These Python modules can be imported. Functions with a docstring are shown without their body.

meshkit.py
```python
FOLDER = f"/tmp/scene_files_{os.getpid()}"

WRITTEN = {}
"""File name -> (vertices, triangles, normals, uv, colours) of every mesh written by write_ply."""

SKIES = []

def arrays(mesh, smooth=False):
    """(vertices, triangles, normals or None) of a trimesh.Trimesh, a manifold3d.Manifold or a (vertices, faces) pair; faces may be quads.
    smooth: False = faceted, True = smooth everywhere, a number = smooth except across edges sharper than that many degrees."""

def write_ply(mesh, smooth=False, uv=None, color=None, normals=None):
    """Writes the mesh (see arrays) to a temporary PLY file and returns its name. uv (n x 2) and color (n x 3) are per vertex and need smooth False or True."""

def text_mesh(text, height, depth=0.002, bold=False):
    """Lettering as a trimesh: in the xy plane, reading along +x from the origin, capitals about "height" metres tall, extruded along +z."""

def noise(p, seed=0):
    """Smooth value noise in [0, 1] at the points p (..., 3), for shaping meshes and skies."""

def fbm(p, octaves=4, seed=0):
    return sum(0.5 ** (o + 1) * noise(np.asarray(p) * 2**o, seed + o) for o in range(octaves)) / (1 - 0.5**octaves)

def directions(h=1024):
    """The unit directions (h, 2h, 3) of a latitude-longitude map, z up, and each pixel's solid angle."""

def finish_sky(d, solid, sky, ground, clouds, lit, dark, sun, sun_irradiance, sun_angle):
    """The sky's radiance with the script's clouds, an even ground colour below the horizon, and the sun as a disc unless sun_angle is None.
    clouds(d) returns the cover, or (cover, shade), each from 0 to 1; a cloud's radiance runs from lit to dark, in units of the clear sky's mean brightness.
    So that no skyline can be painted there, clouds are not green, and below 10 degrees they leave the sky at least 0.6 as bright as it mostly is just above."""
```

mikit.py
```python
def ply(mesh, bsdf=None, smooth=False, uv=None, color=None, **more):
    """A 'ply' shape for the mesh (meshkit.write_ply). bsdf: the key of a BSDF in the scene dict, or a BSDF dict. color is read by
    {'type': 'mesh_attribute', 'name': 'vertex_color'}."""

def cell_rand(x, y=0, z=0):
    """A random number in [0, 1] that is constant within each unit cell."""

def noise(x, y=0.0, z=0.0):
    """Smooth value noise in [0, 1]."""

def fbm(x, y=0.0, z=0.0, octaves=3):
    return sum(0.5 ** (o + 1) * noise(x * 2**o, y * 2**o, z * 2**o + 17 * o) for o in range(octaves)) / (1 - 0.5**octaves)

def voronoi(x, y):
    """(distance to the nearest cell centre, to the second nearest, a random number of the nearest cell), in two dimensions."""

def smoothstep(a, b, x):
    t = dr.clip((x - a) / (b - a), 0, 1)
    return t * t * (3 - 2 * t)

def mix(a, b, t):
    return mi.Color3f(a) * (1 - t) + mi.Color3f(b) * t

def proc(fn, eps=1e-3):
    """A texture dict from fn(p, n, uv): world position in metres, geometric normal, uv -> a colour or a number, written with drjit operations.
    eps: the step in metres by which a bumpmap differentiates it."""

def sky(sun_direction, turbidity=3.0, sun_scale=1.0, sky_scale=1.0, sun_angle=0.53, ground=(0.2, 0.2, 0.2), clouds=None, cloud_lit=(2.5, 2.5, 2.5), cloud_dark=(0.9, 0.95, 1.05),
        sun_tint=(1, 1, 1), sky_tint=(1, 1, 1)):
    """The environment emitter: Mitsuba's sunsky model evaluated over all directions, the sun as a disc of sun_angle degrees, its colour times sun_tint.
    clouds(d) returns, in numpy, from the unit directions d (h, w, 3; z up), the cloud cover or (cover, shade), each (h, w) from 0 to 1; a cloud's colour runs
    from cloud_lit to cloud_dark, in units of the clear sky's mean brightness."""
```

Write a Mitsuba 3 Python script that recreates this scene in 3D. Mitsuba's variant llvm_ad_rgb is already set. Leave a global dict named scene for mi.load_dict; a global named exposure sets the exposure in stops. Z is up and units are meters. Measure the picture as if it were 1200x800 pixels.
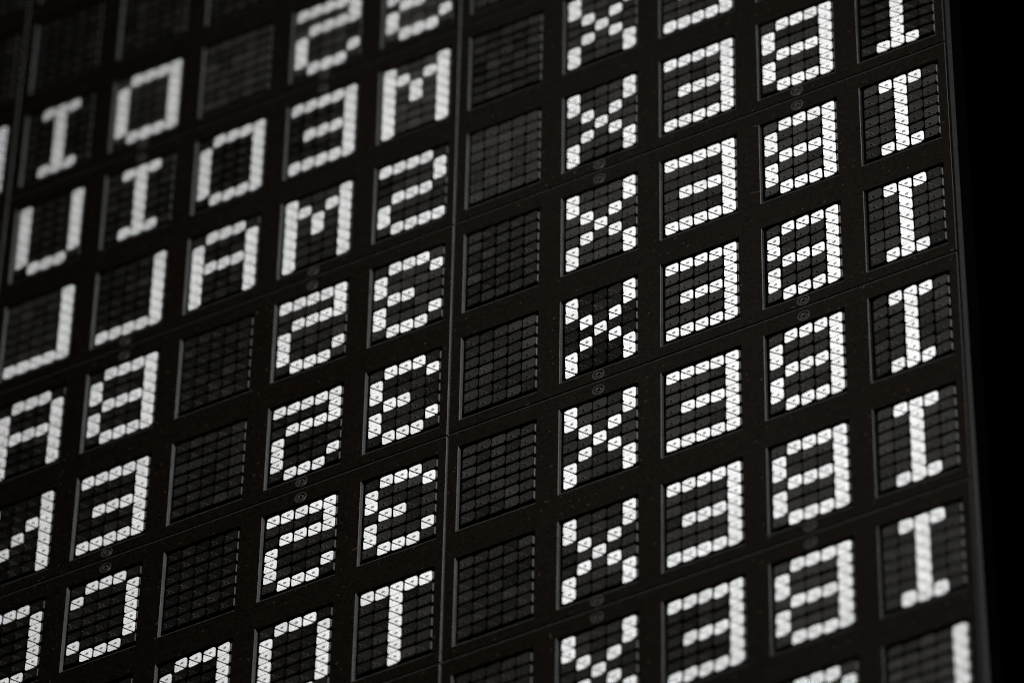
"""A close-up of a departure-board style flip dot display, looked up at from below and to the right, seen mirrored."""
import math, random
import numpy as np
import trimesh
import mitsuba as mi
import drjit as dr
import mikit
from mikit import noise, fbm, voronoi, cell_rand, smoothstep, mix
from shapely.geometry import Polygon, Point, box as sbox
from shapely import affinity
from shapely.ops import unary_union

random.seed(11)
T = mi.ScalarTransform4f
scene, labels = {'type': 'scene'}, {}

# ------------------------------------------------------------------ units
S = 0.012          # metres between neighbouring dots
ASP = 1.03         # dots stand a little further apart vertically
Z0 = 5.5           # height of the middle of the board above the floor
CP, RP = 6.9564, 9.9330        # pitch of the characters inside one panel, in dots
GX, GY = -0.1738, 0.0612       # extra at a panel joint
PW, PH = 5 * CP + GX, 2 * RP + GY


def W(u, v, w=0.0):
    """Dot units (right, down, out of the board) -> world metres."""
    return np.array([(u - 33) * S, -w * S, Z0 - (v - 20) * ASP * S])


# ------------------------------------------------------------------ camera
CAM = [127.786 * S, -241.0995 * S, Z0 - 326.0856 * S]
FWD = [-0.29721, 0.580746, 0.757892]
UP = [0.326976, -0.683861, 0.652243]
scene['camera'] = {
    'type': 'thinlens', 'fov': 2 * math.degrees(math.atan(600 / 7742.57)), 'fov_axis': 'x',
    'aperture_radius': 2.3 * S, 'focus_distance': 410.5 * S, 'near_clip': 0.1, 'far_clip': 100.0,
    'to_world': T().look_at(origin=CAM, target=[CAM[k] + FWD[k] for k in range(3)], up=UP),
}
exposure = 0.0


# ------------------------------------------------------------------ light: two lamps of the hall
def lamp(name, pos, target, w, h, rgb, label):
    scene[name] = {'type': 'rectangle',
                   'to_world': T().look_at(origin=list(pos), target=list(target), up=[0.1, 0.2, 1]) @ T().scale([w / 2, h / 2, 1]),
                   'emitter': {'type': 'area', 'radiance': {'type': 'rgb', 'value': list(rgb)}}}
    labels[name] = {'label': label, 'category': 'lamp'}


P0 = W(38.5, 35)
lamp('hall_lamp', P0 + np.array([0.33, -1.10, 0.02]), P0, 0.4, 0.35, [37.5, 37.3, 36.9],
     'white lamp lighting the board from its upper right')
lamp('hall_lamp_001', W(33, 20) + np.array([-0.73, -2.32, 2.80]), W(56, 35), 0.7, 0.5, [8, 7.8, 7.4],
     'high white hall lamp in front of the board')


# ------------------------------------------------------------------ materials
def plate_colour(p, n, uv):
    x, z = p.x / S, p.z / S
    f, s, r = voronoi(x * 1.3 + 2.0 * noise(x * 0.4, z * 0.4), z * 1.3 + 2.0 * noise(x * 0.4 + 9, z * 0.4))
    speck = dr.select((r > 0.5) & (f < 0.12 * noise(x * 3, z * 3)), 1.0, 0.0)
    g = fbm(x * 7, z * 7, octaves=3)
    big = fbm(x * 0.10, z * 0.10, 3.0, octaves=3)
    base = mix((0.0028, 0.0016, 0.0008), (0.0035, 0.0025, 0.0016), big) * (0.1 + 1.8 * g)
    return base + mi.Color3f(0.030, 0.023, 0.017) * (speck * noise(x * 0.7, z * 0.7))


def trim_colour(p, n, uv):
    x, y, z = p.x / S, p.y / S, p.z / S
    return mi.Color3f(0.104, 0.108, 0.106) * (0.7 + 0.6 * fbm(x * 2 + y * 3, z * 1.3, octaves=3))


def rail_colour(p, n, uv):
    x, y, z = p.x / S, p.y / S, p.z / S
    return mi.Color3f(0.0085, 0.0085, 0.0086) * (0.55 + 0.9 * fbm(x * 5 + y * 5, z * 5, octaves=3))


def white_colour(tone):
    def fn(p, n, uv):
        x, z = p.x / S, p.z / S
        d = smoothstep(0.60, 0.85, fbm(x * 2.3, z * 2.3, 5.0, octaves=3))
        return mi.Color3f(0.80, 0.805, 0.80) * ((tone - 0.12 * d) * (1 - 0.72 * uv.x))
    return fn


def black_colour(tone):
    def fn(p, n, uv):
        x, z = p.x / S, p.z / S
        g = fbm(x * 4.5, z * 4.5, 2.0, octaves=3)
        return mi.Color3f(0.0034, 0.0031, 0.0025) * (tone * (0.4 + 1.2 * g) * (1 + 4.5 * uv.x))
    return fn


def two(b):
    return {'type': 'twosided', 'bsdf': b}


def principled(col, rough, spec=0.4, **kw):
    return {'type': 'principled', 'base_color': col, 'roughness': rough, 'specular': spec, **kw}


scene['mat_plate'] = two(principled(mikit.proc(plate_colour), 0.36, 0.012))
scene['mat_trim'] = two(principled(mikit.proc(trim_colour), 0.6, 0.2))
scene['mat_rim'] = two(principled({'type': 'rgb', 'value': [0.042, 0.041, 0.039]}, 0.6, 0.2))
scene['mat_rail'] = two(principled(mikit.proc(rail_colour), 0.6, 0.15))
scene['mat_dark'] = two(principled({'type': 'rgb', 'value': [0.0016, 0.0015, 0.0014]}, 0.8, 0.0))
scene['mat_pin'] = two(principled({'type': 'rgb', 'value': [0.03, 0.029, 0.027]}, 0.5, 0.3))
scene['mat_tab'] = two(principled({'type': 'rgb', 'value': [0.075, 0.077, 0.076]}, 0.55, 0.2))
scene['mat_screw'] = two(principled({'type': 'rgb', 'value': [0.021, 0.020, 0.018]}, 0.4, 0.22))
for k, t in enumerate((1.0, 0.95, 0.89)):
    scene[f'mat_white_{k}'] = two(principled(mikit.proc(white_colour(t)), 0.55, 0.3))
for k, t in enumerate((1.0, 0.75, 1.2, 1.5)):
    scene[f'mat_black_{k}'] = two(principled(mikit.proc(black_colour(t)), 0.33, 0.095))


# ------------------------------------------------------------------ mesh helpers: x right, y up, z out, in dots
def to_world_mesh(m):
    """(x right, y up, z out) in dots -> metres, relative."""
    v = np.array(m.vertices)
    return trimesh.Trimesh(np.stack([v[:, 0] * S, -v[:, 2] * S, v[:, 1] * ASP * S], 1), np.array(m.faces), process=False)


def shape(m, mat, smooth=False, **more):
    return mikit.ply(to_world_mesh(m), mat, smooth=smooth, **more)


def slab(poly, z0, z1):
    out = []
    for g in getattr(poly, 'geoms', [poly]):
        if g.area < 1e-6:
            continue
        m = trimesh.creation.extrude_polygon(g, z1 - z0, engine='earcut')
        m.apply_translation([0, 0, z0])
        out.append(m)
    return trimesh.util.concatenate(out)


def bx(x0, x1, y0, y1, z0, z1):
    m = trimesh.creation.box([x1 - x0, y1 - y0, z1 - z0])
    m.apply_translation([(x0 + x1) / 2, (y0 + y1) / 2, (z0 + z1) / 2])
    return m


def placed(sh, u, v, w=0.0, tilt=None):
    t = T().translate(W(u, v, w).tolist())
    if tilt is not None:
        t = t @ T().rotate([1, 0, 0], tilt[0]) @ T().rotate([0, 0, 1], tilt[1])
    return {**sh, 'to_world': t}


def numbered(key):
    if key not in scene and key not in labels:
        return key
    k = 1
    while f'{key}_{k:03d}' in scene or f'{key}_{k:03d}' in labels:
        k += 1
    return f'{key}_{k:03d}'


# ------------------------------------------------------------------ the flap of one dot
def rounded(cx, cy, r, a0, a1, n=5):
    return [(cx + r * math.cos(math.radians(a)), cy + r * math.sin(math.radians(a))) for a in np.linspace(a0, a1, n)]


HX, HY = 0.430, 0.496
outline = Polygon([(-HX, 0.32), (-0.395, 0.39), (-0.30, 0.45)] + rounded(HX - .19, HY - .19, .19, 90, 0) +
                  [(HX, -0.23), (0.395, -0.32), (0.30, -0.40), (0.18, -0.475)] + rounded(-HX + .16, -HY + .16, .16, 270, 180)).buffer(0)


def band(x0, y0, x1, y1, wd):
    d = np.array([x1 - x0, y1 - y0]); d /= np.linalg.norm(d)
    q = np.array([-d[1], d[0]]) * wd / 2
    a, b = np.array([x0, y0]) - d * .2, np.array([x1, y1]) + d * .2
    return Polygon([a + q, b + q, b - q, a - q])


AX = (-0.44, 0.268, 0.315, -0.41)
slit = band(*AX, 0.088)
FT = 0.07                                       # thickness of a flap


def oval(x, y, rx, ry, n=10):
    return Polygon([(x + rx * math.cos(t), y + ry * math.sin(t)) for t in np.linspace(0, 2 * math.pi, n, endpoint=False)])


def marked(ms):
    """One mesh of (mesh, mark) pairs and a uv whose u is the mark: the same mesh carries its pin or its raised ring in another tone."""
    uv = np.concatenate([np.tile([[k, 0.0]], (len(m.vertices), 1)) for m, k in ms])
    return trimesh.util.concatenate([m for m, k in ms]), uv


def white_flap_mesh():
    p = outline.difference(slit).difference(oval(0.08, 0.10, 0.13, 0.105)).difference(oval(-0.30, -0.29, 0.028, 0.028, 6))
    bridge = bx(-0.10, -0.04, -0.12, -0.02, -FT, -FT * 0.6)   # both halves hang on one hinge
    pin = slab(oval(0.08, 0.10, 0.135, 0.11), -FT - .02, -0.035)
    return marked([(slab(p, -FT, 0.0), 0.0), (bridge, 1.0), (pin, 1.0)])


def black_flap_mesh():
    low = Polygon([(-1, -1), (1, -1), (1, -0.14), (HX, -0.16), (0.28, -0.335), (-1, -0.335)])
    outl = affinity.scale(outline, 1.08, 1.0, origin=(0, 0)).difference(low)
    body = outl.difference(oval(-0.12, -0.10, 0.085, 0.085)).difference(oval(0.31, 0.30, 0.035, 0.035, 6))
    ring = oval(-0.12, -0.10, 0.165, 0.15, 12).difference(oval(-0.12, -0.10, 0.09, 0.085, 12))
    rib = band(-0.36, 0.18, 0.24, -0.35, 0.075).difference(oval(-0.12, -0.10, 0.17, 0.17, 12)).intersection(outl.buffer(-.03))
    return marked([(slab(body, -FT, 0.0), 0.0), (slab(ring, 0.0, 0.05), 0.9), (slab(rib, 0.0, 0.05), 1.0)])


(WF, WUV), (BF, BUV) = white_flap_mesh(), black_flap_mesh()
WHITE = [shape(WF, f'mat_white_{k}', uv=WUV) for k in range(3)]
BLACK = [shape(BF, f'mat_black_{k}', uv=BUV) for k in range(4)]
ALL_BLACK = trimesh.util.concatenate([BF.copy().apply_translation([i, -j, 0]) for i in range(5) for j in range(7)])
ALL_BLACK_SHAPE = shape(ALL_BLACK, 'mat_black_0', uv=np.tile(BUV, (35, 1)))

# window of one character, relative to the centre of its first dot (x right, y up)
WX0, WX1, WY0, WY1 = -0.745, 4.66, -6.86, 0.70
FRONT, BACK = 0.08, -0.25


def tray_mesh():
    ms = [bx(WX0 - .12, WX1 + .12, WY0 - .12, WY1 + .12, -0.56, -0.48)]
    ms += [bx(WX0 - .12, WX0 - .04, WY0 - .12, WY1 + .12, -0.48, BACK - .005), bx(WX1 + .04, WX1 + .12, WY0 - .12, WY1 + .12, -0.48, BACK - .005),
           bx(WX0 - .04, WX1 + .04, WY1 + .04, WY1 + .12, -0.48, BACK - .005), bx(WX0 - .04, WX1 + .04, WY0 - .12, WY0 - .04, -0.48, BACK - .005)]
    for i in range(5):
        for j in range(7):
            r = trimesh.creation.cylinder(0.024, segment=[[i + AX[0], -j + AX[1], -0.09], [i + AX[2], -j + AX[3], -0.09]], sections=5)
            ms.append(r)
            for px, py in ((-0.44, 0.44), (0.44, -0.44)):
                ms.append(trimesh.creation.cylinder(0.05, segment=[[i + px, -j + py, -0.48], [i + px, -j + py, -0.16]], sections=6))
    return trimesh.util.concatenate(ms)


TRAY = shape(tray_mesh(), 'mat_dark')
TABS = shape(trimesh.util.concatenate([bx(4.475, 4.555, -j - .30, -j + .34, -0.33, -0.02) for j in range(7)]), 'mat_tab')

# ------------------------------------------------------------------ glyphs as they stand in the picture (mirrored letters)
G = {
    ' ': ('', 'no white dots, all black'),
    'X': ('#...# #...# .#.#. ..#.. .#.#. #...# #...#', 'a white X'),
    'E': ('##### ....# ....# .#### ....# ....# #####', 'a white mirrored E'),
    'B': ('.#### #...# #...# .#### #...# #...# .####', 'a white mirrored B'),
    'I': ('.###. ..#.. ..#.. ..#.. ..#.. ..#.. .###.', 'a white I'),
    'D': ('.#### #...# #...# #...# #...# #...# .####', 'a white mirrored D'),
    'U': ('#...# #...# #...# #...# #...# #...# .###.', 'a white U'),
    'M': ('#...# ##.## #.#.# #.#.# #...# #...# #...#', 'a white M'),
    '5': ('##### ....# .#### #.... #.... #...# .###.', 'a white mirrored 5'),
    '3': ('.###. #...# #.... .##.. #.... #...# .###.', 'a white mirrored 3'),
    'S': ('####. ....# ....# .###. #.... #.... .####', 'a white mirrored S'),
    'A': ('.###. #...# #...# ##### #...# #...# #...#', 'a white A'),
    'L': ('....# ....# ....# ....# ....# ....# #####', 'a white mirrored L'),
    'N': ('#...# #...# #..## #.#.# ##..# #...# #...#', 'a white mirrored N'),
    'C': ('.###. #...# ....# ....# ....# #...# .###.', 'a white mirrored C'),
    'O': ('.###. #...# #...# #...# #...# #...# .###.', 'a white O'),
    'T': ('##### ..#.. ..#.. ..#.. ..#.. ..#.. ..#..', 'a white T'),
}
ROWS = {   # row: characters of columns -1 .. 9; '~' = not in the photograph
    -3: '~~~~~~~~~~~', -4: '~~~~~~~~~~~',
    -2: '    ~~~~~~~', -1: 'LID 53 ~~~~',
    0: '~UIDEM XE~~', 1: '~LLAMS XEBI', 2: '~AB 53 XEBI', 3: '~NE 53 XEBI', 4: '~OC 53 XEBI',
    5: '~~ DOT XEBI', 6: '~~~~~~ XEBI', 7: '~~~~~~~~~OL',
}


def cell_char(c, r):
    s = ROWS.get(r, '~' * 11)
    return s[c + 1] if -1 <= c <= 9 else '~'


# ------------------------------------------------------------------ panel parts shared by every panel (origin: first dot of its first character)
PX0, PX1, PY0, PY1 = -1.45, -1.45 + PW - 0.17, 2.03 - PH + 0.19, 2.03     # y up
CELLS = [(k * CP, j * RP) for j in range(2) for k in range(5)]
face = sbox(PX0, PY0, PX1, PY1)
TRIM = 0.035
for cx, cy in CELLS:
    face = face.difference(sbox(cx + WX0 - TRIM, -cy + WY0 - TRIM, cx + WX1, -cy + WY1))
SCREWS = [(k * CP + 1.93, -y) for k in (1, 3) for y in (-1.26, RP + 7.33)]
for x, y in SCREWS:
    face = face.difference(oval(x, y, 0.36, 0.36, 20))
FACE = shape(slab(face, BACK, FRONT), 'mat_plate')


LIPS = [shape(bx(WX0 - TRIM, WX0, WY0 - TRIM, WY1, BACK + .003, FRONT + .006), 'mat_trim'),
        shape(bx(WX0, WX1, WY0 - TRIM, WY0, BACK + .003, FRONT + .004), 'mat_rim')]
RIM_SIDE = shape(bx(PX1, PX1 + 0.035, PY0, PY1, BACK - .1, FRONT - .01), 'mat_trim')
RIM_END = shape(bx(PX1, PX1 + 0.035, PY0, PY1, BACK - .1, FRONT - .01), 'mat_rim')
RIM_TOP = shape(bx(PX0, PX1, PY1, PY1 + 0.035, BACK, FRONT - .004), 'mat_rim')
HOUSING = shape(bx(PX0 + .05, PX1 - .02, PY0 + .03, PY1 - .03, -2.6, -0.58), 'mat_dark')


def screw_mesh():
    prof = [(0.0, -0.30), (0.115, -0.30), (0.125, 0.0), (0.16, 0.02), (0.215, 0.012), (0.24, -0.03), (0.25, -0.14), (0.325, -0.14), (0.34, 0.0), (0.365, 0.035), (0.405, 0.035), (0.43, 0.015), (0.435, -0.01), (0.36, -0.2), (0.0, -0.32)]
    return trimesh.creation.revolve(np.array(prof), sections=24)


SCREW = shape(screw_mesh(), 'mat_screw', smooth=35)

PANEL_LABELS = {
    (-1, -2): 'edge of a dark flip dot panel in the top left corner of the picture',
    (-1, -1): 'dark panel sliver at the left edge beside the panel with blurred I and mirrored D',
    (-1, 0): 'dark panel sliver at the left edge beside the panel reading U and mirrored L',
    (0, -2): 'corner of the highest panel, above the panel with the blurred I and mirrored D',
    (0, -1): 'black panel at upper left with blurred white I, mirrored D and mirrored 5',
    (0, 0): 'black panel with white U, I and mirrored D, E, L and S',
    (0, 1): 'black panel with white A, mirrored B, N, E and two mirrored 53 pairs',
    (0, 2): 'black panel at lower left with white T and mirrored C, D and 5',
    (0, 3): 'corner of the lowest panel of the left stack, under the panel showing the T',
    (1, -1): 'edge of the topmost panel in the right stack, cut off by the picture top',
    (1, 0): 'highest right hand panel with X and mirrored E, B, cut by the picture top',
    (1, 1): 'sharp right hand panel, second of its stack, with two rows of X, mirrored E, B',
    (1, 2): 'right hand panel, third of its stack, with sharp X and blurred I',
    (1, 3): 'lowest right hand panel, blurred and cut by the picture bottom',
}
rng = random.Random(5)
for (m, q), text in PANEL_LABELS.items():
    u0, v0 = m * PW, q * PH
    P = numbered('display_panel')
    labels[P] = {'label': text, 'category': 'display panel', 'group': 'flip dot display panels'}

    def part(name, sh, u=0.0, v=0.0, w=0.0, tilt=None, parent=None, **lab):
        key = numbered(f'{parent or P}__{name}')
        scene[key] = placed(sh, u0 + u, v0 + v, w, tilt)
        if lab:
            labels[key] = lab
        return key

    part('face_plate', FACE)
    part('housing', HOUSING)
    part('side_rim', RIM_END if m == 1 else RIM_SIDE)
    part('top_rim', RIM_TOP)
    for x, y in SCREWS:
        part('screw', SCREW, x, -y, FRONT)
    for k, (cx, cy) in enumerate(CELLS):
        c, r = m * 5 + k % 5, q * 2 + k // 5
        ch = cell_char(c, r)
        seen = ch != '~'
        U = part('character_unit', TRAY, cx, cy, **({'label': 'character unit showing ' + G[ch][1]} if seen else {}))
        part('window_lip', LIPS[0], cx, cy, parent=U)
        part('window_lip', LIPS[1], cx, cy, parent=U)
        part('contact_tab', TABS, cx, cy, parent=U, kind='stuff')
        if not seen:
            part('black_flap', ALL_BLACK_SHAPE, cx, cy, parent=U, kind='stuff')
            continue
        rows = G[ch][0].split() or ['.....'] * 7
        ut = (rng.gauss(0, 2.0), rng.gauss(0, 2.0))
        for j in range(7):
            for i in range(5):
                on = rows[j][i] == '#'
                a = 0.9 if on else 1.5
                tilt = (ut[0] + rng.gauss(0, a), ut[1] + rng.gauss(0, a))
                w = rng.uniform(-.012, .012)
                part('white_flap' if on else 'black_flap', rng.choice(WHITE if on else BLACK), cx + i, cy + j, w, tilt, U)

# ------------------------------------------------------------------ the side cover at the right end of the board
x0 = PW + PX1 + 0.16
rail = bx(x0, x0 + 0.30, -75, 35, -1.9, -0.02)
scene['side_rail'] = {**shape(rail, 'mat_rail'), 'to_world': T().translate(W(0, 0).tolist())}
labels['side_rail'] = {'label': 'dark grey upright metal cover along the right end of the display', 'category': 'metal trim'}
